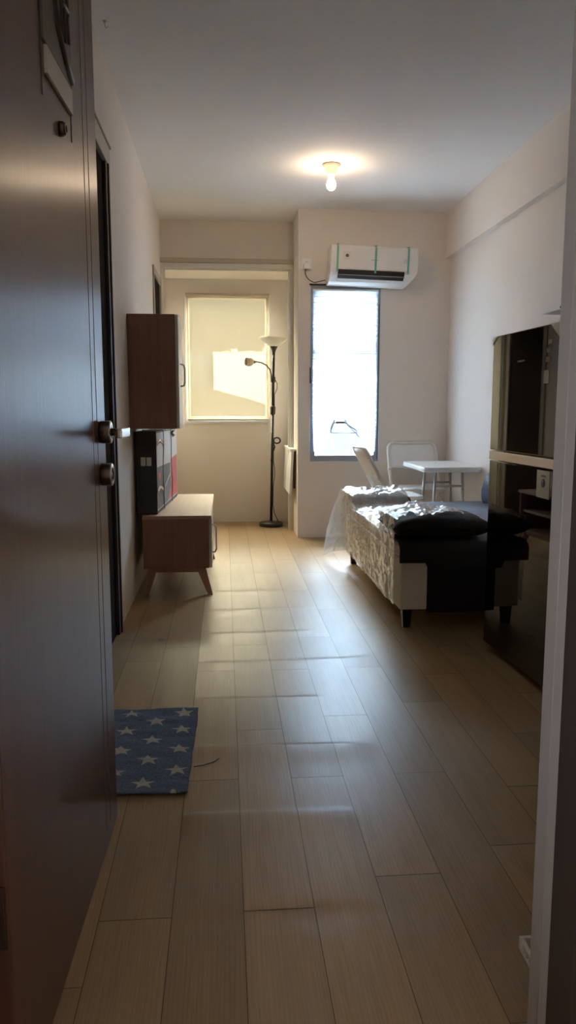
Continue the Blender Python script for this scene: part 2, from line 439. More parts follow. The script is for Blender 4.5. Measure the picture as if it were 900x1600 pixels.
# bathroom doorway next to the open entrance door (mostly hidden) and the doorway by the alcove
bm = B()
bx(bm, XL - .03, XL - .005, 2.95, 3.72, 0, 2.27)
d2 = struct('door_2', bm, 'dark_opening', label='dark brown door in the left wall behind the open entrance door', cat='door')
b2 = B(); bx(b2, XL - .005, XL + .012, 3.66, 3.735, 0, 2.20, .003); bx(b2, XL + .012, XL + .020, 3.70, 3.712, 0, 2.20, .001)
obj('door_frame', b2, 'dark_casing', d2)
b2 = B(); bx(b2, XL - .005, XL + .016, 2.9, 3.775, 2.20, 2.285, .004); bx(b2, XL - .005, XL + .022, 2.9, 3.785, 2.285, 2.297, .002); bx(b2, XL - .005, XL + .014, 3.737, 3.775, 0, 2.2, .003)
obj('door_casing', b2, 'steel_jamb', d2)
bm = B(); bx(bm, XL - .03, XL - .004, 6.05, 6.72, 0, 2.14)
d3 = struct('door_3', bm, 'dark_opening', label='dark narrow door in the left wall beside the alcove', cat='door')
b2 = B(); bx(b2, XL - .004, XL + .012, 6.03, 6.09, 0, 2.14, .003); bx(b2, XL - .004, XL + .012, 6.69, 6.74, 0, 2.14, .003); bx(b2, XL - .004, XL + .012, 6.03, 6.74, 2.12, 2.175, .003)
obj('door_casing', b2, 'steel_jamb', d3)

# ------------------------------------------------------------------ entrance door (hinged left, standing open)
ang = math.atan2(-.025, .895)
door = bpy.data.objects.new('door_1', None); COL.objects.link(door); door.location = (-.324, 1.06, 0.006); door.rotation_euler = (0, 0, ang)
door['kind'] = 'structure'; door['label'] = 'dark mahogany entrance door standing open on the left'; door['category'] = 'door'
DL, DH, DT = .90, 2.17, .042
bm = B(); bx(bm, -DT, 0, 0, DL, 0, DH, .0025)
obj('door_leaf', bm, 'door', door)
bm = B()
for yy in (DL - .105, DL - .155): bx(bm, -.001, .0009, yy, yy + .0035, .05, DH - .05)
obj('inlay_line', bm, mat('inlay', (.20, .11, .075), .4), door)
# plaque with relief above the peephole, between two dark grooves
for yy, z0 in ((.395, 1.64), (.625, 1.635)): obj('groove', one(-.001, .0015, yy, yy + .005, z0, 2.1), 'plaque_dark', door)
pl = obj('plaque', one(0, .006, .402, .623, 1.735, 2.08, .0015), 'plaque_grey', door, label='grey carved plaque')
bm = B()
def stroke(pts, w=.006):
    tube(bm, [(.006, a, z) for a, z in pts], w, 8)
stroke([(.405, 2.06), (.44, 1.93), (.475, 1.86), (.50, 1.80), (.56, 1.765), (.615, 1.745)], .008)
stroke([(.49, 2.07), (.495, 1.96), (.49, 1.86)], .010)
stroke([(.535, 2.06), (.535, 1.88), (.54, 1.79)], .005)
stroke([(.54, 2.06), (.575, 1.96), (.60, 1.86)], .005)
stroke([(.53, 1.865), (.60, 1.87)], .006); stroke([(.565, 1.86), (.57, 1.80)], .005); stroke([(.59, 1.855), (.60, 1.81)], .005)
obj('relief', bm, 'plaque_dark', pl)
obj('number_plate', one(.0, .007, .418, .621, 1.684, 1.732, .0015), 'plaque_cream', door, label='cream number plate')
RY = Matrix.Rotation(PI / 2, 4, 'Y')
def disc(y, z, r, h, x=0):
    return Matrix.Translation((x, y, z)) @ RY
bm = B(); lathe(bm, [(0, 0), (.014, 0), (.014, .006), (.011, .012), (.007, .013), (.0065, .010), (0, .010)], 24, disc(.525, 1.626, 0, 0))
obj('peephole', bm, 'dark_steel', door)
for nm, z in (('handle', 1.041), ('lock_cylinder', .938)):
    bm = B(); lathe(bm, [(0, 0), (.0265, 0), (.0275, .004), (.0275, .024), (.0255, .027)] + ([(0, .027)] if nm == 'handle' else [(.017, .027), (.016, .020), (.006, .020), (.006, .026), (0, .026)]), 32, disc(.832, z - .006, 0, 0))
    ro = obj('rosette', bm, 'dark_steel', door)
    bm = B(); lathe(bm, [(.0272, .0245), (.0277, .026), (.0245, .0278), (.018, .0278)], 32, disc(.832, z - .006, 0, 0))
    obj('rosette_ring', bm, 'chrome', ro)
bm = B()
tube(bm, [(.024, .832, 1.035), (.058, .832, 1.035), (.066, .829, 1.035)], [.0095, .0095, .010], 14)
bx(bm, .058, .071, .715, .842, 1.024, 1.046, .004)
obj('lever_handle', bm, 'chrome', door)
bm = B(); bx(bm, -.040, -.004, -.004, 0.0, .30, .40, .001)
obj('hinge', bm, 'dark_steel', door)

# ------------------------------------------------------------------ window_1 (main room) with pleated blind
win = bpy.data.objects.new('window_1', None); COL.objects.link(win); win.location = (1.0, D, wz0); win['kind'] = 'structure'
win['label'] = 'tall narrow window with grey aluminium frame below the air conditioner'; win['category'] = 'window'
def winloc(b): bmesh.ops.translate(b, verts=b.verts, vec=(-1.0, -D, -wz0)); return b
bm = B(); f = .042
bx(bm, wx0, wx0 + f, D - .004, D + .06, wz0, wz1, .003); bx(bm, wx1 - f, wx1, D - .004, D + .06, wz0, wz1, .003)
bx(bm, wx0 + f, wx1 - f, D - .004, D + .06, wz0, wz0 + .052, .003); bx(bm, wx0 + f, wx1 - f, D - .004, D + .06, wz1 - .052, wz1, .003)
bx(bm, wx0 + f, wx1 - f, D + .02, D + .05, 1.575, 1.605, .003)
obj('window_frame', winloc(bm), 'alu', win)
bm = B(); e = .008
bx(bm, wx0 - e, wx0 + .002, D - .008, D, wz0 - e, wz1, .002); bx(bm, wx1 - .002, wx1 + e, D - .008, D, wz0 - e, wz1, .002); bx(bm, wx0 - e, wx1 + e, D - .010, D, wz0 - .012, wz0, .002)
obj('window_bead', winloc(bm), 'white_frame', win)
bm = B(); bx(bm, wx0 - e, wx1 + e, D - .010, D, wz1 - .004, wz1 + .010, .002); bx(bm, wx1 - .014, wx1 - .009, D - .006, D, wz0 + .02, wz1 - .15)
obj('window_gasket', winloc(bm), 'slot', win)
bm = B(); bx(bm, wx0 + f, wx1 - f, D + .03, D + .034, wz0 + .05, wz1 - .05); obj('pane', winloc(bm), 'glass', win)
bm = B(); bx(bm, wx0 - .004, wx0 + .010, D - .028, D - .004, 1.30, 1.335, .003); bx(bm, wx0 - .006, wx0 + .006, D - .035, D - .024, 1.33, 1.43, .003); obj('window_latch', winloc(bm), 'dark_steel', win)

bl = thing('pleated_blind', 'white pleated paper blind gathered up at the bottom in the tall window', 'blind', (1.0, D - .02, wz0))
def bloc(b): bmesh.ops.translate(b, verts=b.verts, vec=(-1.0, -(D - .02), -wz0)); return b
bxl, bxr, ztop, zfan, xc, zc = .735, 1.278, 2.045, 1.0, .966, .972
bm = B(); NP = 23
def flat(u, v):
    j = round(v * NP * 2)
    return (bxl + (bxr - bxl) * u, D - .020 + (.0018 if j % 2 else -.0018), ztop + (zfan - ztop) * v)
grid(bm, 2, NP * 2, flat, smooth=False)
NF = 18
def fan_pt(side, xo, u, v):
        j = round(v * NF * 2)
        # outer end sweeps down the edge of the window and turns inwards at the bottom
        if v < .72: ex, ez = xo - side * .012 * (v / .72), zfan - (zfan - .735) * (v / .72)
        else:
            t = (v - .72) / .28; ex = xo - side * (.012 + (.085 if side < 0 else .035) * t); ez = .735 - .020 * t
        sx, sz = xc + side * (.035 + .015 * v), zfan - (zfan - zc + .002) * min(1, v * 1.2) - .006 * v
        w = u ** 1.0
        x = ex + (sx - ex) * w; z = ez + (sz - ez) * w + .018 * math.sin(PI * w) * v
        return (x, D - .020 + (.0022 if j % 2 else -.0022) * (1 - .5 * w), z)
for side in (-1, 1):
    grid(bm, 8, NF * 2, lambda u, v: fan_pt(side, bxl if side < 0 else bxr, u, v), smooth=False)
vs = [bm.verts.new(p) for p in ((xc - .035, D - .021, zfan), (xc + .035, D - .021, zfan), (xc + .036, D - .021, zc), (xc - .036, D - .021, zc))]; bm.faces.new(vs)
obj('pleated_cloth', bloc(bm), 'pleated', bl)
bm = B()
for j in range(1, NP + 1):
    z = flat(0, j / NP)[2]; bx(bm, bxl, bxr, D - .0232, D - .0226, z - .0022, z + .0022)
for side in (-1, 1):
    xo = bxl if side < 0 else bxr
    for j in range(1, NF + 1):
        pts = [fan_pt(side, xo, i / 8, j / NF) for i in range(9)]
        tube(bm, [(p[0], D - .0235, p[2]) for p in pts], .0015, 5)
obj('fold_creases', bloc(bm), M['paper_edge'], bl)
obj('head_rail', bloc(one(bxl, bxr, D - .030, D - .006, ztop, ztop + .014, .002)), 'white_plastic', bl)
M['clip'] = mat('mid_grey_clip', (.16, .17, .18), .4)
cl = thing('blind_clip', 'grey hanger-shaped clip holding up the folds of the pleated blind', 'clip', (xc, D - .045, .89))
bm = B()
P = lambda x, z: (x - xc, 0, z - .89)
tube(bm, [P(.885, .895), P(.893, .935), P(.905, .962), P(.93, .977)], .0035, 8)
tube(bm, [P(1.0, .977), P(1.03, .958), P(1.07, .932), P(1.098, .915), P(1.11, .895)], [.004, .005, .006, .005, .004], 8)
tube(bm, [P(.885, .893), P(1.0, .889), P(1.11, .893)], .0035, 8)
obj('clip_wire', bm, 'clip', cl)
bm = B(); bx(bm, -.038, .036, -.007, .007, .077, .098, .003); obj('clip_grip', bm, 'clip', cl)

# ------------------------------------------------------------------ window_2 (alcove) with roller blind
w2 = bpy.data.objects.new('window_2', None); COL.objects.link(w2); w2.location = (0, YA, az0); w2['kind'] = 'structure'
w2['label'] = 'window in the back of the alcove behind the beige roller blind'; w2['category'] = 'window'
def w2loc(b): bmesh.ops.translate(b, verts=b.verts, vec=(0, -YA, -az0)); return b
bm = B(); f = .04
bx(bm, ax0, ax0 + f, YA - .006, YA + .06, az0, az1, .003); bx(bm, ax1 - f, ax1, YA - .006, YA + .06, az0, az1, .003)
bx(bm, ax0 + f, ax1 - f, YA - .006, YA + .06, az0, az0 + f, .003); bx(bm, ax0 + f, ax1 - f, YA - .006, YA + .06, az1 - f, az1, .003); 
obj('window_frame', w2loc(bm), 'white_frame', w2)
bm = B(); bx(bm, ax0 - .02, ax1 + .02, YA - .03, YA, az0 - .022, az0, .003); obj('window_sill', w2loc(bm), 'white_frame', w2)
bm = B(); bx(bm, ax0 + f, ax1 - f, YA + .03, YA + .034, az0 + f, az1 - f); obj('pane', w2loc(bm), 'glass', w2)
rb = thing('roller_blind', 'beige roller blind pulled down over the alcove window', 'blind', (.04, YA - .035, az0))
def rloc(b): bmesh.ops.translate(b, verts=b.verts, vec=(-.04, -(YA - .035), -az0)); return b
bm = B(); grid(bm, 30, 40, lambda u, v: (-.335 + .757 * u, YA - .030 + .003 * math.sin(u * 7) * (1 - v) , .992 + 1.14 * v)); obj('blind_cloth', rloc(bm), 'roller', rb)
bm = B(); tube(bm, [(-.345, YA - .032, 2.135), (.432, YA - .032, 2.135)], .017, 16); obj('roller_tube', rloc(bm), 'valance', rb)
bm = B(); bx(bm, -.337, .424, YA - .036, YA - .024, .978, .994, .003); obj('bottom_bar', rloc(bm), 'grey_metal', rb)
bm = B(); tube(bm, [(.429, YA - .04, 2.12), (.430, YA - .045, 1.4), (.428, YA - .04, .86), (.422, YA - .038, .855), (.420, YA - .05, 1.4), (.419, YA - .046, 2.12)], .002, 6); obj('pull_chain', rloc(bm), 'white_plastic', rb)

# ------------------------------------------------------------------ air conditioner
ac = thing('air_conditioner', 'white wall-mounted air conditioner with teal tape strips above the tall window', 'air conditioner', (1.205, D, 2.22), (0, math.radians(1.8), 0))
def ac_body():
    bm = B(); n = 24
    # side profile (depth from wall, height): rounded front, swept back bottom
    prof = [(0, .152), (.17, .152), (.196, .146), (.205, .13), (.207, .05), (.205, -.035), (.198, -.06), (.178, -.085), (.13, -.128), (.10, -.142), (0, -.145)]
    xs = []
    rings = []
    L, R_ = -.350, .352
    for i in range(n + 1):
        t = i / n; x = L + (R_ - L) * t
        ring = []
        for (d, z) in prof:
            xx = x
            if z < -.03:                                   # lower right corner is rounded off
                k = min(1, (-.03 - z) / .115)
                xx = L + (R_ - L - .075 * k ** 1.6) * t - .006 * k * (1 - t)
            ring.append(bm.verts.new((xx, -d, z)))
        rings.append(ring)
    m = len(prof)
    for i in range(n):
        for k in range(m):
            fc = bm.faces.new((rings[i][k], rings[i + 1][k], rings[i + 1][(k + 1) % m], rings[i][(k + 1) % m])); fc.smooth = False
    bm.faces.new(rings[0]); bm.faces.new(rings[-1][::-1])
    return bm
o = obj('casing', ac_body(), 'white_plastic', ac)
md = o.modifiers.new('bev', 'BEVEL'); md.width = .006; md.segments = 3; md.limit_method = 'ANGLE'
# outlet: dark slot along the swept-back underside and the flap
def on_slope(u):   # along the lower front slope from (.202,-.045) to (.115,-.136)
    return (.202 + (.13 - .202) * u, -.048 + (-.128 + .048) * u)
bm = B()
def outlet(u, v):
    d, z = [(.2065, -.040), (.2045, -.052), (.197, -.070), (.181, -.090), (.166, -.104)][round(v * 4)]
    return (-.29 + .535 * u, -d - .0015, z)
grid(bm, 12, 4, outlet, smooth=False)
obj('air_outlet', bm, 'slot', ac, solid=.002)
bm = B(); bx(bm, -.285, .24, -.200, -.196, -.083, -.077, .001)
obj('louvre', bm, 'alu', ac)
bm = B(); d1, z1 = on_slope(.46); d2, z2 = on_slope(.98)
vs = [bm.verts.new(p) for p in ((-.30, -d1 - .012, z1), (.25, -d1 - .012, z1), (.235, -d2 - .012, z2), (-.30, -d2 - .012, z2), (-.30, -d1 - .004, z1), (.25, -d1 - .004, z1), (.235, -d2 - .004, z2), (-.30, -d2 - .004, z2))]
for q in ((0, 3, 2, 1), (4, 5, 6, 7), (0, 1, 5, 4), (2, 3, 7, 6), (1, 2, 6, 5), (0, 4, 7, 3)): bm.faces.new([vs[i] for i in q])
obj('flap', bm, 'white_plastic', ac)
for x, zb in ((-.298, -.06), (.008, -.06), (.272, -.055)):
    bm = B(); bx(bm, x - .008, x + .008, -.2105, -.2075, zb, .140, 0)
    bx(bm, x - .008, x + .008, -.2105, -.150, .150, .1545)
    obj('tape_strip', bm, 'teal_tape', ac)
bm = B(); bx(bm, -.255, -.195, -.2105, -.2072, .035, .098, .001, 0); lathe(bm, [(0, 0), (.013, 0), (.013, .0008), (0, .0008)], 20, Matrix.Translation((-.222, -.2106, .066)) @ Matrix.Rotation(PI / 2, 4, 'X'), 1)
obj('energy_sticker', bm, ['sticker', 'sticker_ink'], ac)
bm = B(); lathe(bm, [(0, 0), (.014, 0), (.014, .002), (0, .002)], 20, Matrix.Translation((.248, -.2085, .04)) @ Matrix.Rotation(PI / 2, 4, 'X')); obj('round_badge', bm, mat('pale_badge', (.7, .75, .9), .3), ac)
bm = B(); bx(bm, -.028, .028, -.209, -.2072, .037, .043, 0); obj('name_badge', bm, 'grey_metal', ac)

so = thing('wall_socket', 'white wall socket with a plug left of the air conditioner', 'socket', (.684, D, 2.262))
bm = B(); bx(bm, -.044, .044, -.010, 0, -.044, .044, .004); obj('face_plate', bm, 'white_plastic', so)
bm = B(); bx(bm, -.028, .030, -.040, -.010, -.046, -.002, .006); bx(bm, -.006, .010, -.024, -.010, .012, .022, .002); obj('plug', bm, 'white_plastic', so)
bm = B()
pts = []
for i in range(25):
    t = i / 24
    pts.append((-.01 + .155 * t ** 1.6 + -.012 * math.sin(PI * min(1, t * 2)), -.028 - .05 * math.sin(PI * t * .5), -.045 - .115 * math.sin(min(1, t * 1.5) * PI / 2) + .02 * max(0, t - .6) / .4))
tube(bm, pts, .004, 8); obj('power_cord', bm, 'cable', so)

# ------------------------------------------------------------------ bulb on the ceiling
cb = thing('ceiling_bulb', 'bare glowing bulb in a conical white ceiling socket', 'lamp', (.724, 5.245, H))
bm = B(); lathe(bm, [(0, 0), (.060, 0), (.060, -.010), (.048, -.016), (.030, -.062), (.024, -.075), (0, -.075)], 28); obj('lamp_holder', bm, mat('cream_holder', (.66, .58, .48), .45), cb)
bm = B(); lathe(bm, [(.014, -.075), (.016, -.088), (.027, -.110), (.031, -.130), (.027, -.150), (.015, -.161), (0, -.164)], 20); obj('bulb', bm, 'bulb', cb)
hk = B(); tube(hk, [(0, 0, 0), (0, 0, -.018), (.004, 0, -.026), (.010, 0, -.024), (.012, 0, -.016)], .0022, 8); lathe(hk, [(0, 0), (.008, 0), (.007, -.004), (0, -.004)], 16)
h = obj('ceiling_hook', hk, 'grey_metal', None, (-.475, 3.46, H)); tag(h, 'tiny grey hook on the ceiling near the left wall', 'hook')

# ------------------------------------------------------------------ upper cabinet, flat box, low cabinet
uc = thing('wall_cabinet', 'brown wall cabinet hanging above the flat boxes', 'cabinet', (XL, 4.35, .982))
bm = B(); bx(bm, .002, .262, 0, .018, 0, .630, .001); bx(bm, .002, .262, .382, .40, 0, .630, .001); bx(bm, .002, .262, .018, .382, 0, .018); bx(bm, .002, .262, .018, .382, .612, .63); bx(bm, .002, .008, .018, .382, .018, .612); bx(bm, .01, .25, .018, .382, .3, .316)
obj('carcass', bm, 'oak_shaded', uc)
dr = obj('cabinet_door', one(.264, .281, .001, .399, .002, .628, .0015), 'cab_door', uc, label='cream cabinet door')
bm = B(); tube(bm, [(.281, .165, .240), (.300, .165, .245), (.306, .165, .262), (.306, .165, .345), (.300, .165, .362), (.281, .165, .367)], .005, 8); obj('door_handle', bm, 'grey_metal', dr)

lc = thing('low_cabinet', 'low oak cabinet on splayed tapered legs against the left wall', 'cabinet', (-.478, 4.42, 0))
W_, Ln = .382, 1.13
bm = B(); bx(bm, 0, W_, 0, .02, .165, .457, .001); bx(bm, 0, W_, Ln - .02, Ln, .165, .457, .001); bx(bm, 0, W_, .02, Ln - .02, .165, .185); bx(bm, 0, .008, .02, Ln - .02, .185, .457); bx(bm, .008, W_, .54, .56, .185, .457)
obj('carcass', bm, 'oak_shaded', lc)
obj('shelf', one(.01, W_ - .02, .56, Ln - .02, .31, .326), 'oak', lc)
obj('cabinet_top', one(-.002, W_ + .015, -.002, Ln + .002, .457, .477, .002), 'oak', lc)
dr = obj('cabinet_door', one(W_, W_ + .017, .004, .55, .168, .455, .0015), 'cab_door', lc, label='pale cabinet door')
bm = B(); tube(bm, [(W_ + .017, .07, .415), (W_ + .034, .07, .412), (W_ + .041, .07, .398), (W_ + .041, .07, .265), (W_ + .034, .07, .250), (W_ + .017, .07, .247)], .0055, 8); obj('door_handle', bm, 'white_metal', dr)
bm = B(); bx(bm, .03, W_ - .03, .03, .055, .135, .165, .002); bx(bm, .03, W_ - .03, Ln - .055, Ln - .03, .135, .165, .002); bx(bm, .03, .055, .055, Ln - .055, .135, .165, .002); bx(bm, W_ - .055, W_ - .03, .055, Ln - .055, .135, .165, .002)
obj('leg_rail', bm, 'oak_leg', lc)
for sx in (0, 1):
    for sy in (0, 1):
        bm = B(); tx, ty = (.052 if sx == 0 else W_ - .052), (.045 if sy == 0 else Ln - .045)
        bxx, by = (.008 if sx == 0 else W_ + .004), (.022 if sy == 0 else Ln - .022)
        a = [bm.verts.new((tx + dx * .028, ty + dy * .016, .166)) for dx, dy in ((-1, -1), (1, -1), (1, 1), (-1, 1))]
        c = [bm.verts.new((bxx + dx * .014, by + dy * .013, 0)) for dx, dy in ((-1, -1), (1, -1), (1, 1), (-1, 1))]
        for k in range(4): bm.faces.new((a[k], a[(k + 1) % 4], c[(k + 1) % 4], c[k]))
        bm.faces.new(a); bm.faces.new(c[::-1]); obj('leg', bm, 'oak_leg', lc)

# strapped carton: local y along its length, front face is +x
bxo = thing('strapped_carton', 'tall white, grey and red printed carton with black straps on the low cabinet', 'box', (-.518, 4.505, .4775), (0, 0, math.radians(-3.4)))
BL, BT, BH = .97, .122, .485
bm = B(); bx(bm, 0, BT, 0, BL, 0, BH, .003, 0)
e = BT + .0006
def patch(poly, mi):
    bm.faces.new([bm.verts.new((e + .0002 * mi, y, z)) for y, z in poly]).material_index = mi
patch([(.004, .02), (BL - .004, .02), (BL - .004, BH - .01), (.004, BH - .01)], 1)
patch([(.01, .025), (.60, .025), (.60, .265), (.01, .275)], 2)
patch([(.46, .026), (BL - .02, .026), (BL - .02, .30), (.62, .285), (.60, .12)], 3)
patch([(.06, .20), (.15, .20), (.15, .235), (.06, .238)], 3)
obj('carton_body', bm, ['card_dark', 'card_white', 'card_grey', 'card_red'], bxo, recalc=False)
for y, tie in ((.27, 0), (.66, 1)):
    bm = B(); w = .011; k = .003
    pts = [(e + k, z) for z in (0, BH)]
    grid(bm, 1, 16, lambda u, v: (e + k + .002 * math.sin(v * 9), y - w + 2 * w * u + .012 * math.sin(v * 6 + y * 9), v * BH))
    bx(bm, -.002, BT + .003, y - w, y + w, BH, BH + .003)
    if tie:
        for dy, dz in ((.05, .02), (-.05, .018), (.04, -.015), (-.035, -.02)): tube(bm, [(e + .006, y, BH - .03), (e + .02, y + dy, BH - .03 + dz)], .004, 6)
    obj('strap', bm, 'strap', bxo, solid=.0015)
bm = B(); w = .01
for z, ya, yb in ((BH - .075, .01, .30), (.135, .01, .24)):
    bm = B(); grid(bm, 14, 1, lambda u, v: (e + .0045, ya + (yb - ya) * u, z - w + 2 * w * v + .014 * math.sin(u * 4) ), mi=0); obj('clear_tape', bm, 'clear_tape', bxo, solid=.001)
bm = B(); grid(bm, 10, 1, lambda u, v: (e + .005, .30 + .26 * u, .135 + .055 * u - w * .7 + 1.4 * w * v))
obj('clear_tape', bm, 'clear_tape', bxo, solid=.001)
bm = B(); bx(bm, .030, .058, -.0015, 0, .285, .335); obj('end_label', bm, 'sticker', bxo); bm = B(); bx(bm, .064, .092, -.0015, 0, .285, .335); obj('end_label', bm, 'sticker', bxo)
M['black_print'] = mat('black_print', (.008, .008, .010), .35)
bm = B(); bx(bm, .02, .10, -.0018, 0, .43, .462, .001); obj('end_print', bm, 'black_print', bxo); bm = B(); bx(bm, .012, .11, -.0012, 0, .03, .29); obj('end_print', bm, 'black_print', bxo)

# ------------------------------------------------------------------ floor lamp in the alcove
fl = thing('floor_lamp', 'black floor lamp with a white bowl shade and a bent reading arm', 'lamp', (.428, 7.06, 0), (0, math.radians(1.05), 0))
bm = B(); lathe(bm, [(0, 0), (.110, 0), (.113, .006), (.112, .028), (.106, .036), (.03, .039), (.016, .050), (0, .050)], 40); obj('base', bm, 'black_plastic', fl)
bm = B(); tube(bm, [(0, 0, .04), (0, 0, .55), (0, 0, 1.06)], .0125, 14); tube(bm, [(0, 0, 1.06), (0, 0, 1.64)], .0125, 14)
lathe(bm, [(.0125, .600), (.0145, .604), (.0145, .625), (.0125, .63)], 20); obj('pole', bm, 'black_metal', fl)
bm = B(); lathe(bm, [(.0125, 1.575), (.014, 1.60), (.020, 1.62), (.034, 1.648), (.036, 1.652), (0, 1.652)], 28); obj('shade_holder', bm, 'black_plastic', fl)
bm = B(); lathe(bm, [(.0, 1.652), (.035, 1.653), (.065, 1.672), (.100, 1.695), (.122, 1.717), (.134, 1.728), (.131, 1.731), (.118, 1.721), (.096, 1.700), (.062, 1.678), (.03, 1.660), (0, 1.660)], 48); obj('lamp_shade', bm, 'lamp_shade', fl)
bm = B(); lathe(bm, [(.0125, 1.035), (.023, 1.04), (.024, 1.07), (.026, 1.10), (.020, 1.115), (.0125, 1.12)], 20); obj('dimmer_knob', bm, 'black_plastic', fl)
bm = B(); lathe(bm, [(.0125, 1.325), (.019, 1.33), (.020, 1.375), (.0125, 1.385)], 20); bx(bm, -.022, -.008, -.02, .008, 1.335, 1.37, .003); obj('arm_clamp', bm, 'black_plastic', fl)
ar = B(); pts = [(-.018, -.018, 1.35), (-.021, -.024, 1.40), (-.035, -.034, 1.445), (-.070, -.055, 1.48), (-.115, -.075, 1.500), (-.155, -.09, 1.506), (-.175, -.095, 1.504)]
tube(ar, pts, .0062, 10); arm = obj('reading_arm', ar, 'dark_steel', fl)
axis = Vector((-.9, -.42, -.02)).normalized(); q = axis.to_track_quat('Z', 'Y').to_matrix().to_4x4(); mt = Matrix.Translation((-.170, -.093, 1.504)) @ q
bm = B(); lathe(bm, [(0, 0), (.013, .002), (.017, .02), (.024, .030), (0, .030)], 20, mt); obj('arm_socket', bm, 'dark_steel', arm)
bm = B(); lathe(bm, [(.022, .026), (.032, .036), (.040, .055), (.041, .072), (.037, .090), (.034, .093), (.036, .078), (.036, .056), (.028, .040), (.0, .034)], 24, mt); obj('reading_shade', bm, mat('smoked_shade', (.66, .58, .45), .35), arm)
bm = B()
pts = [(.012, -.012, 1.36), (.035, -.015, 1.32), (.034, -.015, 1.27), (.012, -.014, 1.22), (.014, -.013, 1.1)]
tube(bm, pts, .0032, 8); obj('arm_cord', bm, 'black_plastic', fl); bm = B()
for k in range(3):
    tube(bm, [(.025 + (.026 + .005 * k) * math.cos(a) + .016, -.014, .80 + (.022 + .004 * k) * math.sin(a)) for a in [i * PI / 9 for i in range(19)]], .003, 8)
tube(bm, [(.015, -.014, .80), (.012, -.018, .77), (.022, -.016, .74), (.010, -.015, .70)], .007, 8)
tube(bm, [(.012, -.013, .74), (.013, -.013, .60), (.024, -.018, .55), (.026, -.02, .47), (.014, -.014, .38), (.014, -.013, .20), (.03, -.02, .12), (.068, -.03, .042)], .0032, 8)
obj('cord', bm, 'black_plastic', fl)

# folded wall table in the alcove
wp = thing('wall_flap_table', 'white drop-leaf panel folded down on the alcove side beside the floor lamp', 'wall table', (XP, 6.9, .74))
bm = B(); bx(bm, -.040, -.018, -.37, .34, -.39, -.012, .006, mtx=Matrix.Rotation(math.radians(3), 4, 'Y')); obj('table_leaf', bm, 'white_plastic', wp)
bm = B(); bx(bm, -.05, 0, -.37, .34, -.012, .008, .004); obj('wall_rail', bm, 'white_plastic', wp)
for yy in (-.28, .25): obj('bracket', one(-.018, 0, yy - .02, yy + .02, -.34, -.012, .003), 'dark_steel', wp)

# ------------------------------------------------------------------ bed
BX0, BX1, BY0, BY1 = .862, 1.868, 3.64, 5.33
bed = thing('single_bed', 'single bed on black legs wrapped in plastic, cream base with black end', 'bed', (BX0, BY0, 0))
def sh(b): bmesh.ops.translate(b, verts=b.verts, vec=(-BX0, -BY0, 0)); return b
obj('bed_base', sh(one(BX0, BX1, BY0, BY1, .098, .355, .012)), 'bed_cream', bed)
obj('end_panel', sh(one(.997, BX1 + .002, BY0 - .012, BY0 + .03, .085, .372, .008)), 'bed_black', bed, label='black end panel')
for x in (BX0 + .045, BX1 - .06):
    for y in (BY0 + .05, BY1 - .06):
        bm = B(); lathe(bm, [(0, 0), (.026, 0), (.034, .10), (0, .10)], 4, Matrix.Translation((x, y, 0)) @ Matrix.Rotation(PI / 4, 4, 'Z')); 
        for fce in bm.faces: fce.smooth = False
        obj('leg', sh(bm), 'black_plastic', bed)
def soft_box(x0, x1, y0, y1, z0, z1, r, amp, fs, n=34, seed=0):
    """rounded, slightly lumpy upholstered block"""
    bm = B(); cx, cy, cz = (x0 + x1) / 2, (y0 + y1) / 2, (z0 + z1) / 2; hx, hy, hz = (x1 - x0) / 2, (y1 - y0) / 2, (z1 - z0) / 2
    bmesh.ops.create_cube(bm, size=2)
    bmesh.ops.subdivide_edges(bm, edges=bm.edges[:], cuts=n, use_grid_fill=True)
    for v in bm.verts:
        p = Vector((v.co.x * hx, v.co.y * hy, v.co.z * hz))
        c = Vector((max(-hx + r, min(hx - r, p.x)), max(-hy + r, min(hy - r, p.y)), max(-hz + r, min(hz - r, p.z))))
        d = p - c
        if d.length > r: p = c + d.normalized() * r
        nrm = d.normalized() if d.length > 1e-5 else Vector((0, 0, 0))
        w = fbm(p.x * fs + seed, p.y * fs, p.z * fs)
        p += nrm * w * amp
        v.co = p + Vector((cx, cy, cz))
    for fce in bm.faces: fce.smooth = True
    return bm
obj('mattress', sh(soft_box(BX0 + .004, BX1 - .004, BY0 + .01, BY1 - .01, .345, .425, .03, .006, 6, 40)), 'bed_cream', bed)
# blue-grey sheet lying over the mattress
bm = B()
def sheet(u, v):
    x = 1.262 + (BX1 - .012 - 1.262) * u; y = 4.035 + (5.30 - 4.035) * v
    return (x, y, .432 + .006 * abs(fbm(x * 7, y * 7, 3)) + .004 * fbm(x * 20, y * 16, 1))
grid(bm, 50, 90, sheet); s = obj('bed_sheet', bm, 'sheet_blue', solid=.004); tag(s, 'crinkled blue-grey sheet spread over the mattress', 'sheet')

def pillow(hx, hy, hz, seed, amp=.010, p=2.6, n=30, kx=7):
    bm = B(); bmesh.ops.create_cube(bm, size=2); bmesh.ops.subdivide_edges(bm, edges=bm.edges[:], cuts=n, use_grid_fill=True)
    for v in bm.verts:
        x, y, z = v.co
        u, w = max(-1, min(1, x)), max(-1, min(1, y))
        t = max(0, (1 - abs(u) ** p)) ** .5 * max(0, (1 - abs(w) ** p)) ** .5
        px = u * hx * (1 - .07 * (1 - abs(w) ** 2) * abs(u) ** 4); py = w * hy * (1 - .07 * (1 - abs(u) ** 2) * abs(w) ** 4)
        pz = z * hz * t
        nz = fbm(px * kx + seed, py * kx, z * .4) * amp * (.4 + t)
        v.co = (px, py, pz + nz * (1 if z > 0 else .5))
    for f in bm.faces: f.smooth = True
    return bm
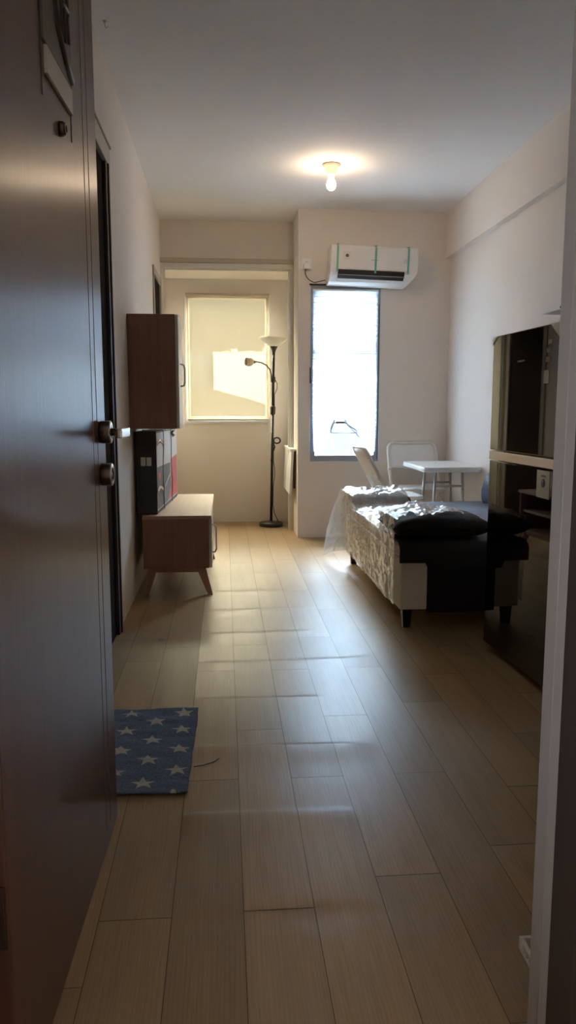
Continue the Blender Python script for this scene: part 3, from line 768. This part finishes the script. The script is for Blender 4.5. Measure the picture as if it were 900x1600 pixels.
# dark bolster at the far end, black pillow at the near end
o = obj('bolster', soft_box(BX0 + .002, 1.24, 4.93, 5.325, .440, .520, .039, .008, 5, 30, 4), 'charcoal'); tag(o, 'charcoal bolster under plastic at the window end of the bed', 'bolster')
o = obj('pillow', pillow(.255, .19, .056, 9, .008, 5.5), 'bed_black', None, (1.068, 3.80, .512)); tag(o, 'plump black pillow at the near end of the bed', 'pillow')
# black throw under the pillow hanging over the end
bm = B()
def throw(u, v):
    x = .845 + (1.80 - .845) * u
    s = v * .62
    wob = .006 * fbm(x * 9, s * 8, 5)
    if s < .38: y, z = 4.0 - s, .440 + wob
    else:
        k = min(1, (s - .38) / .24); drop = (.082 if x < .985 else .115) * k
        a = min(1, k * 3) * PI / 2
        y = 3.62 - .030 * math.sin(a) - abs(wob); z = .440 - .010 * (1 - math.cos(a)) - drop
    return (x, y, z + (.004 if s < .38 else 0))
grid(bm, 60, 40, throw); o = obj('throw', bm, 'bed_black', solid=.006); tag(o, 'black throw folded over the near end of the bed beneath the pillow', 'blanket')
o = obj('cushion', pillow(.115, .17, .060, 2, .005), 'blue_cushion', None, (1.818, 4.98, .552)); o.rotation_euler = (0, math.radians(-78), 0); tag(o, 'navy blue cushion leaning on the right wall behind the fridge', 'cushion')

# clear plastic film draped over the left half of the bed
def bed_h(x, y):
    z = .442
    # far bolster
    t = max(0, min(1, (y - 4.87) / .10)); t = t * t * (3 - 2 * t)
    tx = 1 - max(0, min(1, (x - 1.19) / .10)); z = max(z, .442 + (.530 - .442) * t * tx)
    # near pillow
    u, w = (x - 1.078) / .30, (y - 3.80) / .225
    if abs(u) < 1 and abs(w) < 1:
        z = max(z, .50 + .070 * ((1 - abs(u) ** 5.5) ** .5) * ((1 - abs(w) ** 5.5) ** .5))
    # loose tent of film between the two
    mid = max(0, 1 - abs(y - 4.5) / .5); z += .030 * mid * max(0, 1 - abs(x - 1.0) / .25)
    return z
bm = B(); NU, NV = 130, 190
def film(u, v):
    y = 3.66 + (5.375 - 3.66) * v
    right = 1.175 + .025 * math.sin(v * 11) + .02 * v
    drop = .33 - .05 * math.sin(v * 9) * .4
    total = drop + (right - .835)
    s = u * total
    rid = abs(fbm(s * 5.5, y * 4.0, 2.0)) ; rid2 = abs(fbm(s * 14 + y * 6, y * 11 - s * 5, 7.0))
    wr = .036 * rid + .018 * rid2
    if s < drop:                       # side hanging down
        k = 1 - s / drop               # 1 at the hem
        z = .12 + (bed_h(.87, y) - .12) * (s / drop)
        x = .848 - .010 - abs(.020 * fbm(y * 9, s * 1.6, 3)) - .012 * rid2
        # far corner of film flares out and trails towards the floor
        fl_ = max(0, (v - .86) / .14); fl_ = fl_ ** 1.4
        x -= .135 * fl_ * k ** .8; z -= .075 * fl_ * k
        z = max(z, .03)
        hem = .012 * fbm(y * 6, 1, 1) * k; z += hem
        return (x, y, z)
    x = .842 + (s - drop)
    edge = min(1, (s - drop) / .03)
    return (x, y, bed_h(max(x, .87), y) - .018 * (1 - edge) ** 2 + wr * (.3 + .7 * edge))
grid(bm, NU, NV, film); o = obj('plastic_cover', bm, 'film', recalc=False); tag(o, 'clear crinkled plastic film draped over the left side of the bed', 'plastic sheet')

# ------------------------------------------------------------------ white folding table and chairs
ft = thing('folding_table', 'small white square table with grey tube legs by the right wall', 'table', (1.665, 5.77, 0))
bm = B()
def rrect(hx, hy, r, n=6):
    pts = []
    for cx, cy, a0 in ((hx - r, hy - r, 0), (-hx + r, hy - r, PI / 2), (-hx + r, -hy + r, PI), (hx - r, -hy + r, 1.5 * PI)):
        for k in range(n + 1): a = a0 + PI / 2 * k / n; pts.append((cx + r * math.cos(a), cy + r * math.sin(a)))
    return pts
pp = rrect(.215, .355, .035)
def slab(bm, pp, z0, z1, bev=.006):
    a = [bm.verts.new((x, y, z0)) for x, y in pp]; b_ = [bm.verts.new((x, y, z1)) for x, y in pp]; n = len(pp)
    f0 = bm.faces.new(a[::-1]); f1 = bm.faces.new(b_)
    for i in range(n): bm.faces.new((a[i], a[(i + 1) % n], b_[(i + 1) % n], b_[i])).smooth = True
    bmesh.ops.bevel(bm, geom=list(f1.edges) + list(f0.edges), offset=bev, segments=2, affect='EDGES')
slab(bm, pp, .632, .668); obj('tabletop', bm, 'white_plastic', ft)
for sy in (-1, 1):
    for sx in (-1, 1):
        bm = B(); tube(bm, [(sx * .10, sy * .15 - .07, .632), (sx * .115, sy * .16 - .07, .30), (sx * .125, sy * .17 - .07, .0)], .0105, 10); obj('leg', bm, 'grey_metal', ft)
    bm = B(); tube(bm, [(-.105, sy * .153 - .07, .52), (.105, sy * .153 - .07, .52)], .008, 8); obj('stretcher', bm, 'grey_metal', ft)

def folding_chair(label, loc, rz):
    """local: sits facing -y, back at y=+.2"""
    t = thing('folding_chair', label, 'chair', loc, (0, 0, rz), 'white folding chairs by the window')
    # tube frame: inverted U that runs from the front feet up to the rounded top of the back
    bm = B(); w = .205; top = .81; pts = []
    def yb(z): return -.20 + (z / top) * .43
    for z in (0, .2, .45, .66, .745): pts.append((-w, yb(z), z))
    for k in range(1, 7): a = PI - k * PI / 2 / 6; pts.append((-w + .065 + .065 * math.cos(a), yb(.745 + .065 * math.sin(a)), .745 + .065 * math.sin(a)))
    pts += [(-x, y, z) for x, y, z in pts[::-1]]
    tube(bm, pts, .0125, 10); obj('frame', bm, 'white_metal', t)
    bm = B(); n = 12
    def panel(u, v):
        z = .60 + .20 * v; hw = w - .006 - (.045 * max(0, (v - .7) / .3) ** 2)
        return (-hw + 2 * hw * u, yb(z) + .018 * math.sin(PI * u) , z)
    grid(bm, 16, 8, panel); obj('backrest', bm, 'white_plastic', t, solid=.016)
    bm = B(); slab(bm, [(x, y - .04) for x, y in rrect(.185, .19, .05)], .435, .458, .005); obj('seat', bm, 'white_plastic', t)
    for s_ in (-1, 1):
        bm = B(); tube(bm, [(s_ * .175, -.02, .435), (s_ * .178, .10, .22), (s_ * .18, .22, 0)], .0115, 10); obj('leg', bm, 'white_metal', t)
    bm = B(); tube(bm, [(-w, yb(.425), .425), (w, yb(.425), .425)], .010, 8); obj('stretcher', bm, 'white_metal', t)
    bm = B(); tube(bm, [(-.178, .12, .19), (.178, .12, .19)], .008, 8); obj('stretcher', bm, 'white_metal', t)
    bm = B(); tube(bm, [(-w, yb(.14), .14), (w, yb(.14), .14)], .008, 8); obj('stretcher', bm, 'white_metal', t)
    for s_ in (-1, 1): obj('bracket', one(s_ * .205 - .014, s_ * .205 + .014, yb(.60) - .02, yb(.60) + .015, .585, .605, .003), 'white_metal', t)
    return t
folding_chair('white folding chair behind the small table, back to the window wall', (1.575, 6.13, 0), 0)
folding_chair('white folding chair seen from behind at the left of the small table', (1.22, 5.60, 0), math.radians(90 + 3))

# ------------------------------------------------------------------ fridge
fr = thing('refrigerator', 'tall black glass two-door fridge with a metal strip by the right wall', 'fridge', (1.215, 2.712, 0), (0, 0, math.radians(2.6)))
FW, FD, FH = .625, .625, 1.408
obj('cabinet_body', one(.062, FD, .004, FW - .004, .045, FH - .006, .006), 'fridge_side', fr)
bm = B(); bx(bm, .08, FD - .02, .02, FW - .02, .0, .045, .004); obj('plinth', bm, 'black_plastic', fr)
ud = obj('freezer_door', one(0, .058, 0, FW, .915, FH, .004), 'black_glass', fr)
ld = obj('fridge_door', one(0, .058, 0, FW, .030, .868, .004), 'black_glass', fr)
bm = B(); bx(bm, -.004, .050, .002, FW - .002, .872, .911, .004); obj('handle_strip', bm, 'steel_strip', fr, label='satin metal handle strip')
def guard(y0, y1, z0, z1, mi=0):
    b = B(); a = [b.verts.new(p) for p in ((-.003, y0, z1), (-.003, y1, z1), (-.003, y0, z0))]; c = [b.verts.new((p.co.x + .003, p.co.y, p.co.z)) for p in a]
    b.faces.new(a); b.faces.new(c[::-1])
    for i in range(3): b.faces.new((a[i], a[(i + 1) % 3], c[(i + 1) % 3], c[i]))
    return b
obj('corner_guard', guard(-.001, .085, FH - .062, FH), 'sticker', ud, label='white corner guard')
obj('corner_guard', guard(FW + .001, FW - .05, FH - .035, FH), 'sticker', ud, label='white corner guard')
M['muted_sticker'] = mat('muted_sticker', (.28, .26, .2), .5); M['muted_orange'] = mat('muted_orange', (.2, .12, .06), .5)
for (ya, yb_, za, zb, mm) in ((.085, .125, 1.19, 1.24, 'muted_sticker'), (.08, .115, 1.27, 1.29, 'muted_orange'), (.075, .11, 1.305, 1.32, 'muted_sticker'), (.07, .10, 1.335, 1.352, 'muted_sticker')):
    obj('feature_sticker', one(-.0012, 0, ya, yb_, za, zb), mm, ud)
bm = B(); bx(bm, -.001, 0, .30, .37, 1.283, 1.291, 0, 0); obj('name_badge', bm, mat('dim_badge', (.016, .016, .016), .5), ud)
bm = B(); bx(bm, -.0015, 0, .04, .145, .757, .862, 0, 0); lathe(bm, [(0, 0), (.017, 0), (.017, .001), (0, .001)], 20, Matrix.Translation((-.0025, .09, .815)) @ Matrix.Rotation(PI / 2, 4, 'Y'), 1); bx(bm, -.002, 0, .07, .11, .838, .845, 0, 1)
obj('energy_sticker', bm, ['sticker', 'sticker_ink'], ld)

# shelf on the right wall above the fridge
shf = thing('wall_shelf', 'white wall shelf above the fridge', 'shelf', (XR, 3.15, 1.55))
bm = B(); bx(bm, -.335, 0, -.75, .555, 0, .016, .001); obj('shelf_board', bm, 'white_plastic', shf)
bm = B(); lathe(bm, [(0, 0), (.006, 0), (.006, .002), (0, .002)], 14, Matrix.Translation((-.337, .335, .009)) @ Matrix.Rotation(PI / 2, 4, 'Y')); obj('screw_cap', bm, 'black_plastic', shf)
for yy in (-.5, .3):
    bm = B(); bx(bm, -.22, 0, yy - .012, yy + .012, -.004, 0); bx(bm, -.004, 0, yy - .012, yy + .012, -.16, 0); obj('bracket', bm, 'white_metal', shf)

# ------------------------------------------------------------------ floor items
bm = B()
def towel(u, v):
    x = -.405 * (1 - u); y = .615 * v
    skew = .012 * (1 - v)
    w = .004 * math.sin(y * 62 + 3 * fbm(x * 5, y * 3)) * max(0, fbm(x * 4, y * 6, 4) + .35) + .006 * abs(fbm(x * 6, y * 13, 2)) 
    hem = .004 if v < .03 else 0
    return (x - skew + .004 * fbm(y * 9, 2), y + .006 * fbm(x * 7, 5), .006 + w + hem)
grid(bm, 70, 100, towel); o = obj('floor_mat', bm, 'stars', None, (-.105, 2.072, 0), solid=.007); tag(o, 'blue floor mat with cream stars beside the open entrance door', 'mat')
bm = B(); tube(bm, [(-.105, 2.235, .004), (-.075, 2.24, .006), (-.045, 2.262, .004), (-.028, 2.285, .004)], .0012, 6); o = obj('thread', bm, 'thread'); tag(o, 'short dark thread on the floor right of the star mat', 'thread')
bm = B(); 
for dx in (0, .014): bmesh.ops.create_icosphere(bm, subdivisions=2, radius=.005, matrix=Matrix.Translation((dx, 0, .004)) @ Matrix.Diagonal((1.2, .8, .6, 1)))
o = obj('paper_scrap', bm, 'crumb', None, (-.318, 3.56, .0)); tag(o, 'tiny pale scrap on the floor in front of the low cabinet', 'scrap')
# slotted white tray behind the right jamb
tr = thing('slotted_tray', 'white slotted plastic tray on the floor behind the right door jamb', 'tray', (.590, 1.225, 0))
bm = B(); 
bx(bm, 0, .24, 0, .008, 0, .028, .002); bx(bm, 0, .24, .152, .16, 0, .028, .002); bx(bm, 0, .008, .008, .152, 0, .006, .002); bx(bm, 0, .008, .008, .152, .021, .028, .002); bx(bm, .232, .24, .008, .152, 0, .028, .002)
for k in range(9): y = .016 + k * .015; bx(bm, .001, .007, y, y + .005, .006, .021)
obj('rim', bm, 'sticker', tr)
bm = B()
for k in range(12): x = .012 + k * .019; bx(bm, x, x + .007, .008, .152, .002, .006)
obj('slatted_base', bm, 'sticker', tr)

# ------------------------------------------------------------------ outside the windows
def ext(name, bm, m):
    o = obj(name, bm, m); o['kind'] = 'structure'
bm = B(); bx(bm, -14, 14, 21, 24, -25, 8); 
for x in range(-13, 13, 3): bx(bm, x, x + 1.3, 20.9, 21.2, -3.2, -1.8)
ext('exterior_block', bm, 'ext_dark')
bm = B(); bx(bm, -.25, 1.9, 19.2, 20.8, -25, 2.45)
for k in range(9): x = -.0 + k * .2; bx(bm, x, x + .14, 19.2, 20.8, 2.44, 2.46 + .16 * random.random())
ext('exterior_patch_block', bm, 'ext_white')  # block shaped to draw the bright patch on the roller blind
bm = B(); bx(bm, -1.0, -.26, 19.4, 20.6, -25, 2.5); ext('added_pale_block', bm, 'ext_mid')  # added block that makes the paler area left of the bright patch
bm = B(); prism(bm, [(-3, 1.62), (-.2, 1.50), (.55, 1.30), (1.85, .85), (1.85, -25), (-3, -25)], 17.4, 18.2); ext('added_dark_block', bm, 'ext_dark')  # added dark block; its sloping top cuts off the bright patch below
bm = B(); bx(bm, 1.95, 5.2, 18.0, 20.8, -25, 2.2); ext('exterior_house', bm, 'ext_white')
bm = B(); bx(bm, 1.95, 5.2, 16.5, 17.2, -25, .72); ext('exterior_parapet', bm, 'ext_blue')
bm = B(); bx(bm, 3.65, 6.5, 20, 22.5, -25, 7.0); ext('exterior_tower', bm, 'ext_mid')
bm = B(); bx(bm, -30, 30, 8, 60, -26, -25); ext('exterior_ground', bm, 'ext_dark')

# ------------------------------------------------------------------ light
w = bpy.data.worlds.new('World'); S.world = w; w.use_nodes = True
nt = w.node_tree; nt.nodes.clear()
bg = nt.nodes.new('ShaderNodeBackground'); wo = nt.nodes.new('ShaderNodeOutputWorld'); nt.links.new(bg.outputs[0], wo.inputs[0])
tc = nt.nodes.new('ShaderNodeTexCoord'); sp = nt.nodes.new('ShaderNodeSeparateXYZ'); nt.links.new(tc.outputs['Generated'], sp.inputs[0])
rp = nt.nodes.new('ShaderNodeValToRGB'); nt.links.new(sp.outputs[2], rp.inputs[0])
e = rp.color_ramp.elements; e[0].position = 0.05; e[0].color = (.05, .055, .06, 1); e[1].position = .45; e[1].color = (.74, .87, 1, 1)
nt.links.new(rp.outputs[0], bg.inputs[0]); bg.inputs[1].default_value = 128.0
def light(name, kind, loc, rot, energy, col=(1, 1, 1), **kw):
    l = bpy.data.lights.new(name, kind); l.energy = energy; l.color = col
    for k, v in kw.items(): setattr(l, k, v)
    o = bpy.data.objects.new(name, l); COL.objects.link(o); o.location = loc; o.rotation_euler = rot; return o
def portal(name, loc, sx, sy):
    o = light(name, 'AREA', loc, (-PI / 2, 0, 0), 1); o.data.shape = 'RECTANGLE'; o.data.size = sx; o.data.size_y = sy; o.data.cycles.is_portal = True
portal('window_portal', ((wx0 + wx1) / 2, D + .17, (wz0 + wz1) / 2), wx1 - wx0, wz1 - wz0)
portal('alcove_portal', ((ax0 + ax1) / 2, YA + .12, (az0 + az1) / 2), ax1 - ax0, az1 - az0)
light('sun', 'SUN', (0, -10, 20), (math.radians(52), 0, math.radians(-14)), 3.5, (1, .93, .80), angle=.009)
light('corridor_lamp', 'AREA', (.9, -.4, 2.45), (0, 0, 0), 1.8, (1, .93, .88), shape='DISK', size=.3)

# ------------------------------------------------------------------ camera
cam = bpy.data.cameras.new('camera'); co = bpy.data.objects.new('camera', cam); COL.objects.link(co)
cam.sensor_fit = 'VERTICAL'; cam.sensor_height = 36; cam.sensor_width = 36; cam.lens = 36 * 1190 / 1600; cam.clip_start = .02; cam.clip_end = 200
co.location = (0, 0, 1.10); co.rotation_euler = (PI / 2 - math.radians(7.7995), 0, math.radians(-4.7593)); S.camera = co

S.view_settings.view_transform = 'Standard'; S.view_settings.look = 'None'; S.view_settings.gamma = 1; S.view_settings.use_curve_mapping = False
S.view_settings.exposure = 0.0
S.cycles.use_denoising = True
S.cycles.max_bounces = 14; S.cycles.diffuse_bounces = 8; S.cycles.glossy_bounces = 5; S.cycles.transparent_max_bounces = 16; S.cycles.transmission_bounces = 8
S.cycles.sample_clamp_indirect = 0; S.cycles.caustics_reflective = False; S.cycles.caustics_refractive = False
